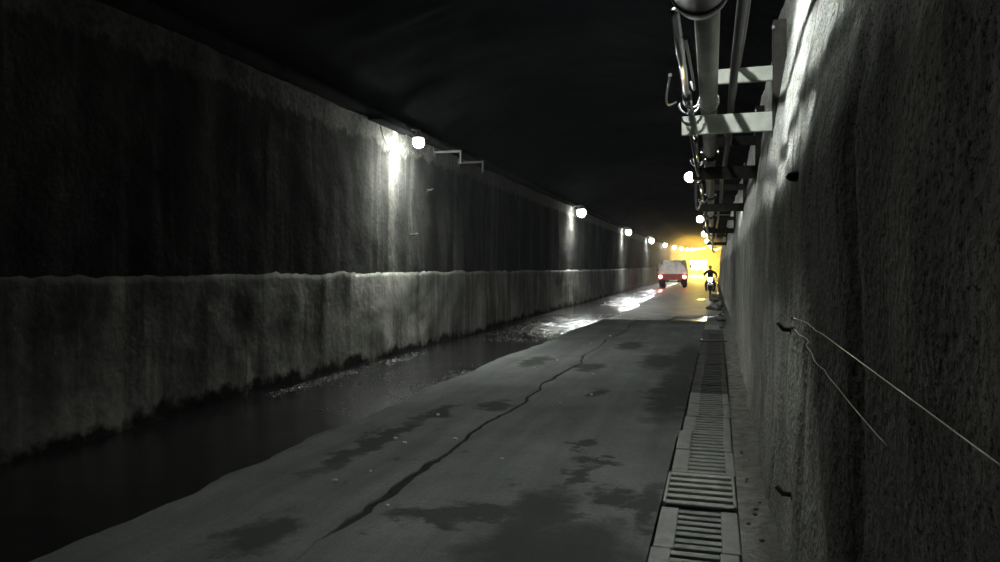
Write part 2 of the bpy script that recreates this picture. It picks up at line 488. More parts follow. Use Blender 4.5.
# ------------------------------------------------------------------ walls and roof
def wl(y, z):
    return -5.72 + 0.05 * fr(3, y * 0.45, z * 0.5) + 0.03 * fr(6, y * 1.8, z * 0.9) + 0.012 * fr(9, y * 6, z * 5)
WY = ys((-6, 3, 0.6), (3, 20, 0.10), (20, 50, 0.4), (50, Y_END, 3))
nz = 40
wallL = MB().grid(len(WY), nz, lambda i, j: P(wl(WY[i], 0.9 + 3.5 * j / (nz - 1)), WY[i], 0.9 + 3.5 * j / (nz - 1))).build('wall_left', M_UP, None, True)
struct(wallL, 'long soot-black rough tunnel wall on the left', 'wall')
def plz(y): return 1.52 + 0.035 * fr(2, y * 1.1, 1) + 0.03 * fr(6, y * 6, 3)
def fn_pl(i, j):
    y = WY[i]; top = plz(y)
    if j == 21: return P(wl(y, top) - 0.06, y, top - 0.005)
    z = -0.15 + (top + 0.15) * j / 20
    return P(wl(y, z) + 0.02 + 0.008 * fr(4, y * 0.8, z) - (0.012 if j == 20 else 0), y, z)
plinth = MB().grid(len(WY), 22, fn_pl).build('concrete_plinth', M_PL, wallL, True)
plinth['label'] = 'paler grey rendered lower half of the left wall'

RY = ys((-6, 0.6, 0.4), (0.6, 8, 0.045), (8, 20, 0.12), (20, 45, 0.4), (45, Y_END, 3))
nz = 76
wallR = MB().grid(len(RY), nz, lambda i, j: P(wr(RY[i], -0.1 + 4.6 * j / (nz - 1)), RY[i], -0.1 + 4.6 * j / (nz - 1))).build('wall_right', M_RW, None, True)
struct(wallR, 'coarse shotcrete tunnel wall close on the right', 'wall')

def fn_ceil(i, j):
    y = WY[i]; u = j / 24
    x = -5.95 + 7.1 * u
    z = 4.28 + 1.25 * math.sin(PI * u) ** 0.6 + 0.12 * fr(x * 0.6, y * 0.5, 7) * (0.3 + math.sin(PI * u)) + 0.04 * fr(x * 3, y * 2, 9)
    return P(x, y, z)
ceil = MB().grid(len(WY), 25, fn_ceil).build('ceiling', M_CEIL, None, True)
struct(ceil, 'black rough rock roof of the tunnel', 'ceiling')
co = MB().grid(len(WY), 5, lambda i, j: P(
    (wl(WY[i], 4.2) - 0.1, -5.52, -5.50, -5.52, -5.9)[j] + 0.03 * fr(j, WY[i] * 0.9, 2), WY[i],
    (4.20, 4.19, 4.26, 4.33, 4.36)[j] + 0.03 * fr(j * 2.0, WY[i] * 0.8, 5))).build('cornice', M_BEAM, ceil, True)
co['label'] = 'rough concrete cornice where the left wall meets the roof'
wallE = MB().grid(9, 7, lambda i, j: P(-6.2 + 7.6 * i / 8, Y_END, -0.5 + 6.5 * j / 6)).build('wall_far', M_CEIL)
struct(wallE, 'dark far end of the tunnel behind the glare', 'wall')

# ------------------------------------------------------------------ drain covers
def drain_cover(y0, y1, label, slots, iron=False, low=0.0, mat=None):
    L = y1 - y0; yc = y0
    xa, xb = dlx((y0 + y1) / 2), drx((y0 + y1) / 2)
    tilt = random.uniform(-0.006, 0.006)
    jog = random.uniform(-0.010, 0.010)
    t = empty('drain_cover', (0, yc, 0.0), label, 'drain cover', 'slotted drain covers along the right wall')
    t.location = (jog, yc, 0.008 - low + tilt)
    m = mat or M_COVER
    if iron:
        ra = 0.022; rb = 0.022
    else:
        ra = 0.115 if y0 < 5 else 0.125; rb = 0.105 if y0 < 5 else 0.075
    g = 0.004
    MB().box(xa, xa + ra, g, L - g, -0.05, 0.0, 0.006).build('side_rail', m, t)
    MB().box(xb - rb, xb, g, L - g, -0.05, 0.0, 0.006).build('side_rail', m, t)
    n = slots + 1
    pitch = L / slots if not iron else L / slots
    for k in range(n if iron else n - 1):
        bw = pitch * (0.56 if not iron else 0.46)
        y = (k + 0.5) * pitch if not iron else k * (L - 0.05) / slots + 0.025
        MB().box(xa + ra - 0.002, xb - rb + 0.002, y - bw / 2, y + bw / 2, -0.024, -0.004 + random.uniform(-0.002, 0.002), 0.004).build('cross_bar', m, t)
    return t
edges = [3.05, 3.62]
specs = []
y = 2.72
names = []
specs.append((2.72, 3.45, 7, False, 'nearest pale slotted drain cover, cut off by the bottom edge of the picture'))
specs.append((3.45, 4.18, 7, False, 'pale concrete slotted drain cover, second from the bottom edge of the picture'))
specs.append((4.18, 4.90, 7, False, 'pale wide-bordered slotted drain cover touching the near side of the steel grate'))
specs.append((4.99, 5.74, 5, True, 'full-width grey steel drain grate lying between the slotted covers'))
y = 5.78; k = 0
while y < 17.9:
    L = 0.735
    specs.append((y, y + L, 6, False, '%s slotted concrete drain cover beyond the steel grate' % ORD[k]))
    y += L + 0.006; k += 1
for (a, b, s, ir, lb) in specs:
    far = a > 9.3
    drain_cover(a, b, lb, s, ir, 0.0 if not ir else -0.004, M_IRON if ir else (M_COVER_SHADED if far else M_COVER))
# solid plates near the far end of the drain
k = 0
for (a, b, lb) in ((18.0, 19.25, 'solid concrete drain plate just beyond the last slotted cover'),
                   (19.4, 20.9, 'solid pale drain plate, middle one of the three farthest'),
                   (21.6, 23.6, 'farthest raised concrete drain plate, beside the puddle')):
    t = empty('drain_plate', (0, a, 0), lb, 'drain cover', 'solid drain plates')
    xa, xb = dlx(a), drx(a)
    MB().box(xa, xb, 0.0, b - a, -0.06, 0.02 + 0.03 * (k == 2), 0.012).build('plate', M_COVER if k else M_COVER_SHADED, t)
    for hx in (0.12, 0.36):
        MB().tube([(xa + hx - 0.03, 0.14, 0.02 + 0.03 * (k == 2)), (xa + hx - 0.02, 0.14, 0.045 + 0.03 * (k == 2)), (xa + hx + 0.02, 0.14, 0.045 + 0.03 * (k == 2)), (xa + hx + 0.03, 0.14, 0.02 + 0.03 * (k == 2))], 0.006, 6).build('lifting_loop', M_DARKST, t)
    k += 1
t = empty('plank', (dlx(16.1) - 0.06, 16.1, 0.02), 'dark board lying across the drain where it fades into shadow', 'plank', None, 0.12)
MB().box(0, 0.58, -0.05, 0.05, 0, 0.028, 0.006).build('board', M_DARKST, t)
for q in (0.06, 0.52):
    MB().lathe([(0.008, 0.026), (0.008, 0.033)], 6, (q, 0, 0)).build('nail_head', M_GALV, t)

# ------------------------------------------------------------------ lamps
BULB = {}
def bulb_mat(kind, col, cd, r):
    key = (kind, round(r, 3), round(cd, 2))
    if key not in BULB:
        # the bulbs throw most of their light downwards
        t = NT('lit_bulb_' + kind)
        t.t.nodes.remove(t.b)
        g = t.n('ShaderNodeNewGeometry')
        down = t.math('MAXIMUM', t.math('MULTIPLY', t.sep(g.outputs['Normal'])[2], -1.0), 0.0)
        e = t.n('ShaderNodeEmission')
        e.inputs[0].default_value = (*col, 1)
        t.l(t.math('MULTIPLY', t.math('ADD', t.math('POWER', down, 4.0), 0.02), cd / (1.11 * r * r)), e.inputs[1])
        t.l(e.outputs[0], t.out.inputs[0])
        BULB[key] = t.m
    return BULB[key]
COOL = (0.97, 1.0, 0.945); WARM = (1.0, 0.66, 0.14); MID = (1.0, 0.86, 0.52)
def lamp(side, y, x, z, r, cd, kind, col, label, group):
    """wall lamp: mount plate, arm, housing, round bulb, wire"""
    s = 1 if side == 'left' else -1             # direction from the wall into the tunnel
    wx = (wl(y, z) if side == 'left' else wr(y, z))
    t = empty('wall_lamp', P(wx, y, z), label, 'lamp', group)
    d = abs(x - wx)
    MB().box(min(0, s * 0.03), max(0, s * 0.03), -0.07, 0.07, 0.10, 0.30, 0.008).build('mount_plate', M_HOUS, t)
    if side == 'left':
        MB().tube([(0, 0, 0.2), (s * d * 0.5, 0, 0.27), (s * d, 0, r + 0.10)], 0.016, 8).build('arm', M_HOUS, t, True)
        MB().lathe([(r * 0.25, r + 0.12), (r * 0.5, r + 0.06), (r * 1.0, r * 0.75), (r * 1.02, r * 0.68), (r * 0.7, r * 0.62)], 18, (s * d, 0, 0)).build('cap', M_HOUS, t, True)
    else:
        ax = d - r - 0.20
        MB().tube([(0, 0, 0.16), (s * ax * 0.5, 0, 0.17), (s * max(ax, 0.02), 0, 0.12), (s * (ax + 0.08), 0, 0.06)], 0.018, 8).build('arm', M_HOUS, t, True)
        h = MB().lathe([(0.02, -0.02), (0.055, 0.0), (0.075, 0.06), (0.075, 0.15), (0.05, 0.19)], 14, (0, 0, 0), 'x')
        h.v = [(s * (p[0] + ax + 0.02), p[1], p[2]) for p in h.v]
        h.build('housing', M_HOUS, t, True)
    if cd == NEAR_CD:      # curved sheet added out of frame to block light towards the left wall
        MB().grid(9, 2, lambda i, j: (s * (d + 0.135 - 0.05 * abs(i - 4) ** 1.5 / 8), -0.3 + 0.6 * i / 8, (0.16, -0.18)[j])).build('spill_blocker', M_HOUS, t, True)
    MB().ball((s * d, 0, 0), r, sub=2).build('bulb', bulb_mat(kind, col, cd, r), t, True)
    return t
LZ = 3.93
for k in range(13):
    y = 12.4 + 17.6 * k
    r = 0.105 if k == 0 else (0.19 if k < 3 else 0.21)
    if k < 7: kind, col = 'cool', COOL
    elif k < 9: kind, col = 'mid', MID
    else: kind, col = 'warm', WARM
    cd = LEFT_CD * (1.0 if k < 4 else 0.7)
    if k == 0: lb = 'nearest lamp on the left wall, above the broad bright streak'
    elif k < 7: lb = '%s lamp from the camera along the left wall' % ORD[k]
    else: lb = '%s lamp along the left wall, merging into the far yellow glare' % ORD[k]
    lamp('left', y, -5.22 if k == 0 else -5.27, LZ, r, cd, kind, col, lb, 'lamps along the left wall' if k < 7 else 'far lamps on the left')
for k in range(14):
    y = 4.8 if k == 0 else 2.6 + 16.4 * k
    r = 0.10 if k == 0 else (0.125 if k == 1 else (0.16 if k == 2 else 0.19))
    if k < 4: kind, col = 'cool', COOL
    elif k < 6: kind, col = 'mid', MID
    else: kind, col = 'warm', WARM
    cd = NEAR_CD if k == 0 else RIGHT_CD * (1.0 if k < 6 else 1.2)
    if k == 0: lb = 'lamp above the drain, just out of the picture, lighting the right wall'
    elif k == 1: lb = 'nearest lamp hanging left of the pipe on the right side'
    elif k < 6: lb = '%s lamp from the camera in the right-hand row' % ORD[k - 1]
    else: lb = '%s lamp in the right-hand row, merging into the far yellow glare' % ORD[k - 1]
    lamp('right', y, -0.40 if k == 0 else -0.56, 4.15 if k == 0 else 3.92, r, cd, kind, col, lb, 'lamps in the right-hand row' if k < 6 else 'far lamps on the right')

# ------------------------------------------------------------------ pipe, conduit, duct and their brackets
PX, PZ, PR = -0.035, 3.09, 0.074
QX, QZ, QR = -0.20, 3.05, 0.028
pipe = empty('water_pipe', P(PX, 3.9, PZ), 'thick grey-green pipe running overhead above the drain', 'pipe')
o = Vector(pipe.location)
ylist = [4.1] + [4.1 + 5.6 * i for i in range(1, 15)]
for i in range(len(ylist) - 1):
    a, b = ylist[i], ylist[i + 1]
    MB().tube([P(PX, a + (b - a) * q / 4, PZ - 0.02 * math.sin(PI * q / 4)) - o for q in range(5)], PR, 20).build('pipe_section', M_GREEN, pipe, True)
    f = MB().tube([P(PX, b - 0.035, PZ) - o, P(PX, b + 0.035, PZ) - o], PR + 0.045, 20).build('flange', M_DARKST, pipe)
    for q in range(6):
        a2 = 2 * PI * q / 6
        MB().tube([P(PX + math.cos(a2) * (PR + 0.026), b - 0.05, PZ + math.sin(a2) * (PR + 0.026)) - o, P(PX + math.cos(a2) * (PR + 0.026), b + 0.05, PZ + math.sin(a2) * (PR + 0.026)) - o], 0.010, 6).build('bolt', M_GALV, f)
duct = empty('air_duct', P(-0.06, 3.0, 3.09), 'wide black air duct ending overhead where the pipe begins', 'duct')
o = Vector(duct.location)
MB().tube([P(-0.08, -3, 3.12) - o, P(-0.07, 0, 3.11) - o, P(-0.07, 2.0, 3.1) - o, P(-0.07, 4.06, 3.1) - o, P(-0.06, 4.12, 3.1) - o, P(-0.05, 4.2, 3.09) - o], [0.15, 0.15, 0.15, 0.15, 0.145, 0.08], 28).build('hose', M_DUCT, duct, True)
MB().tube([P(-0.07, 3.98, 3.1) - o, P(-0.07, 4.03, 3.1) - o], 0.157, 28).build('clamp_band', M_DARKST, duct, True)
for yb in (0.5, 1.5, 2.5):
    MB().tube([P(-0.07, yb, 3.1) - o, P(-0.07, yb + 0.02, 3.1) - o], 0.157, 24).build('rib', M_DUCT, duct, True)
cond = empty('conduit', P(QX, 3.9, QZ), 'thin shiny steel conduit clipped beside the overhead pipe', 'conduit')
o = Vector(cond.location)
yq = 4.22
while yq < 60:
    L = 2.1 if yq < 20 else 5.0
    MB().tube([P(QX + 0.012 * math.sin(yq), yq, QZ) - o, P(QX + 0.012 * math.sin(yq + 1), yq + L - 0.06, QZ) - o], QR, 12).build('conduit_section', M_GALV, cond, True)
    MB().tube([P(QX + 0.012 * math.sin(yq + 1), yq + L - 0.10, QZ) - o, P(QX + 0.012 * math.sin(yq + 1), yq + L + 0.04, QZ) - o], QR + 0.012, 12).build('sleeve', M_DARKST, cond, True)
    yq += L

def bracket(y, label):
    wx = wr(y, 3.0)
    t = empty('pipe_bracket', P(wx, y, 2.7), label, 'bracket', 'steel brackets carrying the overhead pipe')
    wxr = wx
    def b(x0, x1, z0, z1, y0, y1): return MB().box(x0 - wxr, x1 - wxr, y0, y1, z0 - 2.7, z1 - 2.7, 0.006)
    b(wx - 0.05, wx + 0.06, 2.55, 3.75, -0.07, 0.07).build('post', M_DARKST, t)
    b(-0.27, wx + 0.05, 2.80, 2.97, -0.02, 0.02).build('lower_beam', M_BRKT if y < 8 else M_DARKST, t)  # farther brackets: dark steel stands in for the shadow on their beams
    b(-0.12, wx + 0.05, 3.24, 3.37, -0.02, 0.02).build('upper_beam', M_BRKT if y < 8 else M_DARKST, t)
    MB().tube([(PX - wxr + (PR + 0.012) * math.cos(a), -0.06, PZ - 2.7 + (PR + 0.012) * math.sin(a)) for a in [PI * 2 * q / 20 for q in range(21)]], 0.011, 6, True).build('pipe_clamp', M_GALV, t, True)
    for (dy, rr, dx) in ((-0.14, 0.085, 0.0), (-0.28, 0.065, 0.02)):
        pts = [(QX + dx - wxr + rr * math.cos(a), dy, QZ - 2.7 + rr * math.sin(a)) for a in [PI * (0.92 + 1.1 * q / 12) for q in range(13)]]
        MB().tube(pts, 0.010, 8).build('hook', M_GALV, t, True)
    for zz in (2.62, 3.68):
        MB().lathe([(0.016, 0), (0.016, 0.02)], 6, (-0.05, -0.085, zz - 2.7), 'y').build('bolt', M_GALV, t)
    return t
by = [6.75, 10.2, 16.0, 26.0, 40.0]
for k, y in enumerate(by):
    bracket(y, 'double-beam steel bracket nearest the camera, under the overhead pipe' if k == 0 else '%s double-beam pipe bracket from the camera on the right wall' % ORD[k])
# cable loops slung around the pipe
def loop(pts, label, r=0.011, m=M_CABLE, name='cable_loop', grp='cable loops slung from the overhead conduit'):
    pts = [Vector(p) for p in pts]
    t = empty(name, pts[0], label, 'cable', grp)
    MB().tube([p - pts[0] for p in pts], r, 8).build('cable', m, t, True)
    MB().tube([Vector((0, -0.012, 0.004)), Vector((0, 0.012, 0.004))], r * 1.9, 8).build('tie', M_DARKST, t)
    return t
def arc(y0, y1, x, z, sag, n=14, dx=0.0):
    return [P(x + dx * math.sin(PI * i / n), y0 + (y1 - y0) * i / n, z - sag * math.sin(PI * i / n)) for i in range(n + 1)]
loop(arc(4.65, 5.75, -0.165, 3.03, 0.17, dx=0.04), 'shiny cable loop on the pipe above the first bracket', 0.009, M_WIRE)
loop(arc(5.6, 6.5, -0.31, 3.05, 0.10, dx=-0.05), 'small hooked cable end left of the conduit', 0.008, M_WIRE)
loop(arc(7.3, 9.9, -0.22, 3.0, 0.32, dx=0.06), 'dark cable loop sagging between the first two brackets', 0.016)
loop(arc(10.5, 15.7, -0.22, 3.0, 0.35, dx=-0.04), 'dark cable loop sagging between second and third brackets', 0.018)
loop(arc(16.3, 25.5, -0.2, 3.0, 0.4, dx=0.08), 'dark cable loop sagging between third and fourth brackets', 0.02)
loop(arc(26.4, 39.5, -0.05, 3.0, 0.45, dx=0.1), 'dark cable loop sagging between fourth and fifth brackets', 0.024)
# heavy black cable bundle along the right wall, above the lower wall
cb = empty('cable_bundle', P(0.2, 3, 2.72), 'bundle of black cables running along the right wall beside the pipe', 'cable')
o = Vector(cb.location)
for (x, z, r, ph) in ((0.16, 3.07, 0.030, 0.0), (0.20, 3.41, 0.030, 2.6)):
    pts = [P(x + 0.012 * math.sin(yy_ * 0.9 + ph), yy_, z - 0.045 * abs(math.sin((yy_ - 6.75) * PI / 3.0 + ph * 0.1))) - o for yy_ in ys((-2, 20, 0.4), (20, 70, 2))]
    MB().tube(pts, r, 10).build('cable', M_CABLE, cb, True)

# ------------------------------------------------------------------ left-wall fittings above the first lamp
t = empty('cable_tray', P(-5.5, 11.9, 4.12), 'short dark steel tray under the cornice beside the nearest left lamp', 'cable tray')
MB().box(-0.12, 0.14, -0.75, 0.7, 0.0, 0.02, 0.004).build('tray_floor', M_SOOT, t)
for q in (-0.12, 0.12):
    MB().box(q, q + 0.02, -0.75, 0.7, 0.0, 0.07, 0.004).build('tray_side', M_SOOT, t)
for q in (-0.55, 0.5):
    MB().box(-0.01, 0.02, q, q + 0.03, 0.05, 0.16, 0.003).build('hanger', M_DARKST, t)
loop([P(-5.62, 11.6, 4.16), P(-5.6, 11.68, 3.95), P(-5.58, 11.8, 3.80), P(-5.57, 11.98, 3.73), P(-5.56, 12.15, 3.74), P(-5.55, 12.35, 3.83), P(-5.54, 12.5, 3.98), P(-5.54, 12.58, 4.14)],
     'thin black cable hanging in a loop beside the nearest left lamp', 0.011, M_CABLE, 'hanging_cable', None)
for k, (y, lb) in enumerate(((14.4, 'pale bracket arm with a hanging end just past the nearest left lamp'), (16.0, 'second pale bracket arm past the nearest left lamp'))):
    wx = wl(y, 4.1)
    t = empty('bracket_arm', P(wx, y, 4.06), lb, 'bracket', 'empty bracket arms on the left wall')
    MB().box(-0.03, 0.62, -0.025, 0.025, -0.015, 0.03, 0.004).build('arm', M_ARM, t)
    MB().box(0.58, 0.615, -0.02, 0.02, -0.24, 0.0, 0.004).build('drop_rod', M_ARM, t)
    MB().box(-0.03, 0.02, -0.06, 0.06, -0.08, 0.10, 0.004).build('wall_plate', M_ARM, t)
def stub(x, y, z, dx, label, r=0.02, L=0.14, m=M_DARKST, dz=0.03, name='rebar_stub', grp='rebar stubs sticking out of the walls'):
    t = empty(name, P(x, y, z), label, 'rebar', grp)
    MB().tube([(-dx * 0.06, 0, 0), (dx * L * 0.6, 0, 0.004), (dx * L, 0, dz)], r, 8).build('bar', m, t, True)
    MB().lathe([(r * 1.9, -0.01), (r * 1.7, 0.012)], 8, (0, 0, 0), 'x').build('collar', m, t)
stub(wl(13.2, 2.3) + 0.0, 13.2, 2.25, 1, 'dark bar stub halfway down the bright streak on the left wall')
stub(wl(14.0, 3.2) + 0.0, 14.0, 3.22, 1, 'dark bar stub to the right of the nearest left lamp streak')
stub(wr(3.98, 1.30), 3.98, 1.28, -1, 'bent rebar stub holding the thin wire on the right wall', 0.012, 0.07, dz=0.04)
stub(wr(4.0, 0.43), 4.0, 0.42, -1, 'bent rebar stub low on the right wall near the drain', 0.014, 0.08, dz=0.04)
t = empty('rock_knob', P(wr(3.9, 2.05), 3.9, 2.06), 'dark knob jutting from the right wall at the edge of the lit stripe', 'rock')
k = MB().ball((-0.005, 0, 0), 0.045, 0.05, 0.026, 3)
k.v = [(p[0] + 0.01 * fr(p[0] * 12, p[1] * 12, p[2] * 12), p[1], p[2] + 0.006 * fr(p[1] * 14, p[2] * 9, 3)) for p in k.v]
k.build('knob', M_DARKST, t, True)
MB().tube([(-0.04, 0.0, 0.0), (-0.055, 0.0, -0.004)], 0.008, 6).build('bar_end', M_DARKST, t)

# wires along the right wall
def wire(p0, p1, sag, label):
    pts = []
    for i in range(25):
        u = i / 24
        y = p0[1] + (p1[1] - p0[1]) * u; z = p0[2] + (p1[2] - p0[2]) * u - sag * math.sin(PI * u)
        pts.append(Vector((min(p0[0] + (p1[0] - p0[0]) * u, wr(y, z) - 0.012), y, z)))
    t = empty('wire', pts[0], label, 'wire', 'thin wires on the right wall')
    MB().tube([p - pts[0] for p in pts], 0.0014, 6).build('strand', M_WIRE, t, True)
    MB().ball((0, 0, 0), 0.012, 0.008, 0.008, 1).build('knot', M_DARKST, t)
wire((0.40, 3.62, 1.366), (0.33, 0.9, 1.364), 0.0, 'thin pale wire stretched along the right wall to the right edge')
wire((0.40, 3.60, 1.32), (0.36, 1.7, 1.22), 0.03, 'thin faint wire sagging below the straight one on the right wall')

# ------------------------------------------------------------------ loose stones
def stone(x, y, z, s, label, grp, m, cat='stone', name='stone'):
    b = MB().ball((0, 0, 0), s, s * random.uniform(.7, 1.2), s * random.uniform(.45, .75), 2)
    sd = random.uniform(0, 90)
    b.v = [tuple(Vector(p) * (1 + 0.35 * noise.noise(Vector(p) * (1.1 / s) + Vector((sd, 0, 0))))) for p in b.v]
    zmin = min(p[2] for p in b.v)
    ob = b.build(name, m)
    ob.location = P(x, y, z - zmin - 0.003)
    ob.rotation_euler = (0, 0, random.uniform(0, 6))
    tag(ob, label, cat, grp)
for k in range(22):
    y = random.uniform(19, 40); x = random.uniform(0.25, 0.5) + (0.0 if y < 26 else random.uniform(-0.5, 0))
    stone(x, y, 0.02, random.uniform(0.05, 0.16) * (1 if y < 26 else 1.3), 'lump of grey rubble at the foot of the right wall beyond the drain', 'rubble along the right wall', M_STONE, 'stone', 'rubble_stone')
for k in range(16):
    y = random.uniform(4.4, 17); x = jx(y) + random.choice((-1, 1)) * random.uniform(0.06, 0.75)
    stone(x, y, 0.0, random.uniform(0.008, 0.02) * (1 + y * 0.04), 'small pale stone chip lying on the road near the crack', 'stone chips on the road', M_CHIP, 'stone', 'stone_chip')
for k in range(12):
    y = random.uniform(3.6, 7.5); x = random.uniform(0.22, 0.36)
    stone(x, y, 0.0, random.uniform(0.008, 0.02), 'small stone in the dirt between the near drain covers and the right wall', 'stones in the dirt strip', M_STONE, 'stone', 'stone_chip')

# wet gravel washed up along the gutter (uncountable)
M_GRAV = plain('wet_gravel', (0.03, 0.031, 0.031), 0.3, 0, 0.4, 30, 0)
gv = MB()
tet = [(1, 0, 0), (-0.5, 0.85, 0.05), (-0.45, -0.9, 0), (0.05, 0.02, 0.62), (0.3, -0.35, 0.5)]
tf = [(0, 1, 3), (1, 2, 3), (2, 4, 3), (2, 0, 4), (0, 3, 4)]
cnt = 0
while cnt < 6500:
    if cnt < 4200:
        y = random.uniform(7.2, 13.0); x = random.uniform(-5.6, -3.65)
        dens = math.exp(-((x + 3.85 - 0.12 * (y - 9)) / 0.35) ** 2) * math.exp(-((y - 9.4) / 1.6) ** 2) + 0.9 * math.exp(-((x + 5.45) / 0.16) ** 2) * (y > 8) + 0.35 * math.exp(-((x + 4.6) / 0.6) ** 2 - ((y - 10.2) / 1.2) ** 2)
    else:
        y = random.uniform(15.5, 25); x = random.uniform(-5.4, -3.1)
        dens = 0.5 + 0.8 * fr(x * 0.9, y * 0.5, 4)
    dens *= 0.5 + 1.4 * fr(x * 1.6, y * 1.1, 8)
    cnt += 0.25
    if random.random() > dens: continue
    cnt += 0.75
    r = random.uniform(0.006, 0.017) * (1 if y < 14 else 1.5); a = random.uniform(0, 6.28); z0 = gz(x, y)
    ca, sa = math.cos(a) * r, math.sin(a) * r
    k1 = random.uniform(0.6, 1.3)
    gv.add([(x + p[0] * ca - p[1] * sa * k1, y + p[0] * sa + p[1] * ca * k1, z0 + p[2] * r * random.uniform(0.7, 1.4) - 0.002) for p in tet], tf)
go = gv.build('gravel', M_GRAV)
go['kind'] = 'stuff'
tag(go, 'wet gravel glinting in the gutter along the left wall', 'gravel')

# ------------------------------------------------------------------ red truck driving away
def wheel(parent, x, y, z, r, wd):
    t_ = MB().lathe([(r * 0.55, -wd / 2), (r * 0.93, -wd / 2), (r, -wd * 0.3), (r, wd * 0.3), (r * 0.93, wd / 2), (r * 0.55, wd / 2)], 24, (x, y, z), 'x').build('wheel', M_TYRE, parent, True)
    MB().lathe([(r * 0.5, -wd * 0.52), (r * 0.3, -wd * 0.45), (r * 0.3, wd * 0.45), (r * 0.5, wd * 0.52)], 16, (x, y, z), 'x').build('hub', M_HOUS, t_, True)
T = empty('truck', P(-2.98, 57.0, 0.01), 'red truck with pale tarpaulin load and glowing tail lights driving away', 'truck')
for sx in (-1, 1):
    wheel(T, sx * 0.86, 1.0, 0.36, 0.36, 0.26)
    wheel(T, sx * 0.86, 3.9, 0.36, 0.36, 0.24)
    MB().box(min(sx * 0.35, sx * 0.45), max(sx * 0.35, sx * 0.45), 0.1, 4.6, 0.42, 0.56).build('chassis_rail', M_TDARK, T)
    MB().box(min(sx * 1.05, sx * 0.62), max(sx * 1.05, sx * 0.62), 0.55, 0.58, 0.18, 0.6).build('mud_flap', M_TDARK, T)
MB().box(-1.06, 1.06, 0.06, 3.0, 0.62, 0.72, 0.02).build('bed_floor', M_TRED, T)
for sx in (-1, 1):
    MB().box(sx * 1.05 - 0.025, sx * 1.05 + 0.025, 0.06, 3.0, 0.70, 1.15, 0.01).build('side_board', M_TRED, T)
tg = MB().box(-1.06, 1.06, 0.0, 0.06, 0.62, 1.15, 0.012).build('tailgate', M_TRED, T)
for q in (-0.7, 0.0, 0.7):
    MB().box(q - 0.03, q + 0.03, -0.02, 0.0, 0.64, 1.13).build('gate_rib', M_TRED, tg)
MB().box(-0.26, 0.26, -0.05, -0.02, 0.46, 0.58, 0.004).build('number_plate', M_PLATE, T)
MB().box(-1.02, 1.02, -0.08, 0.02, 0.40, 0.50, 0.015).build('bumper', M_TDARK, T)
# tarpaulin over the load, scalloped hem
def tarp(i, j):
    u = i / 28 * 2 - 1; v = j / 16
    y = -0.03 + 3.05 * v
    prof = (1 - abs(u) ** 5)
    top = 1.98 + 0.08 * math.sin(v * 7 + u * 3) + 0.10 * fr(u * 2, v * 3, 1)
    e = 1.14
    z = e + (top - e) * prof * (0.94 + 0.06 * math.cos(u * 2))
    return (u * 1.09, y + (0.05 * math.sin(u * 9) if 0 < j < 16 else 0), z)
tm = MB().grid(29, 17, tarp)
for yy_, yo in ((0, -0.035), (16, 3.03)):
    def curtain(i, j, yy_=yy_, yo=yo):
        p = tarp(i, yy_)
        hem = 1.10 - 0.05 * abs(math.sin(i * 0.9)) - 0.02 * fr(i, yy_, 2)
        zz = hem + (p[2] - hem) * j / 5
        return (p[0] * 0.995, yo + 0.03 * fr(i * 0.5, j * 0.7, yy_), max(zz, min(hem, p[2])) if j else hem)
    tm.grid(29, 6, curtain)
tm.build('tarpaulin', M_TARP, T, True)
for sx in (-1, 1):
    h = MB()
    h.grid(18, 3, lambda i, j: (sx * (1.095 + 0.01 * math.sin(i)), -0.02 + 3.05 * i / 17, 1.16 - (0.08 + 0.04 * abs(math.sin(i * 1.2))) * j / 2))
    h.build('tarp_hem', M_TARP, T, True)
M_TAIL = glow('tail_light_red', (1.0, 0.16, 0.12), 200)
for sx in (-1, 1):
    hb = MB().box(sx * 0.90 - 0.16, sx * 0.90 + 0.16, -0.04, 0.0, 0.74, 0.96, 0.015).build('tail_light', M_TDARK, T)
    MB().lathe([(0.08, -0.075), (0.11, -0.06), (0.11, -0.03)], 16, (sx * 0.90, 0, 0.85), 'y').build('lens', M_TAIL, hb, True)
# cab
MB().box(-1.0, 1.0, 3.1, 4.75, 0.55, 1.45, 0.06).build('cab_body', M_TRED, T)
cabu = MB().add([(-0.98, 3.12, 1.44), (0.98, 3.12, 1.44), (0.98, 4.7, 1.44), (-0.98, 4.7, 1.44), (-0.88, 3.18, 2.14), (0.88, 3.18, 2.14), (0.88, 4.25, 2.14), (-0.88, 4.25, 2.14)],
                [(0, 1, 2, 3), (4, 7, 6, 5), (0, 4, 5, 1), (2, 6, 7, 3), (0, 3, 7, 4), (1, 5, 6, 2)]).build('cab_roof', M_TARP, T)
MB().box(-0.7, 0.7, 3.10, 3.14, 1.55, 1.98, 0.01).build('rear_window', M_GLASS, T)
for sx in (-1, 1):
    mr = MB().tube([(sx * 0.95, 4.4, 1.5), (sx * 1.18, 4.35, 1.62), (sx * 1.28, 4.3, 1.66)], 0.018, 8).build('mirror_arm', M_TDARK, T, True)
    MB().box(sx * 1.28 - 0.10, sx * 1.28 + 0.10, 4.22, 4.30, 1.45, 1.86, 0.02).build('mirror', M_TDARK if sx > 0 else M_PLATE, mr)
for q in (-0.75, 0.0, 0.75):
    MB().ball((q, 3.5, 2.17), 0.06, 0.06, 0.05, 2).build('roof_marker', M_PLATE, T, True)

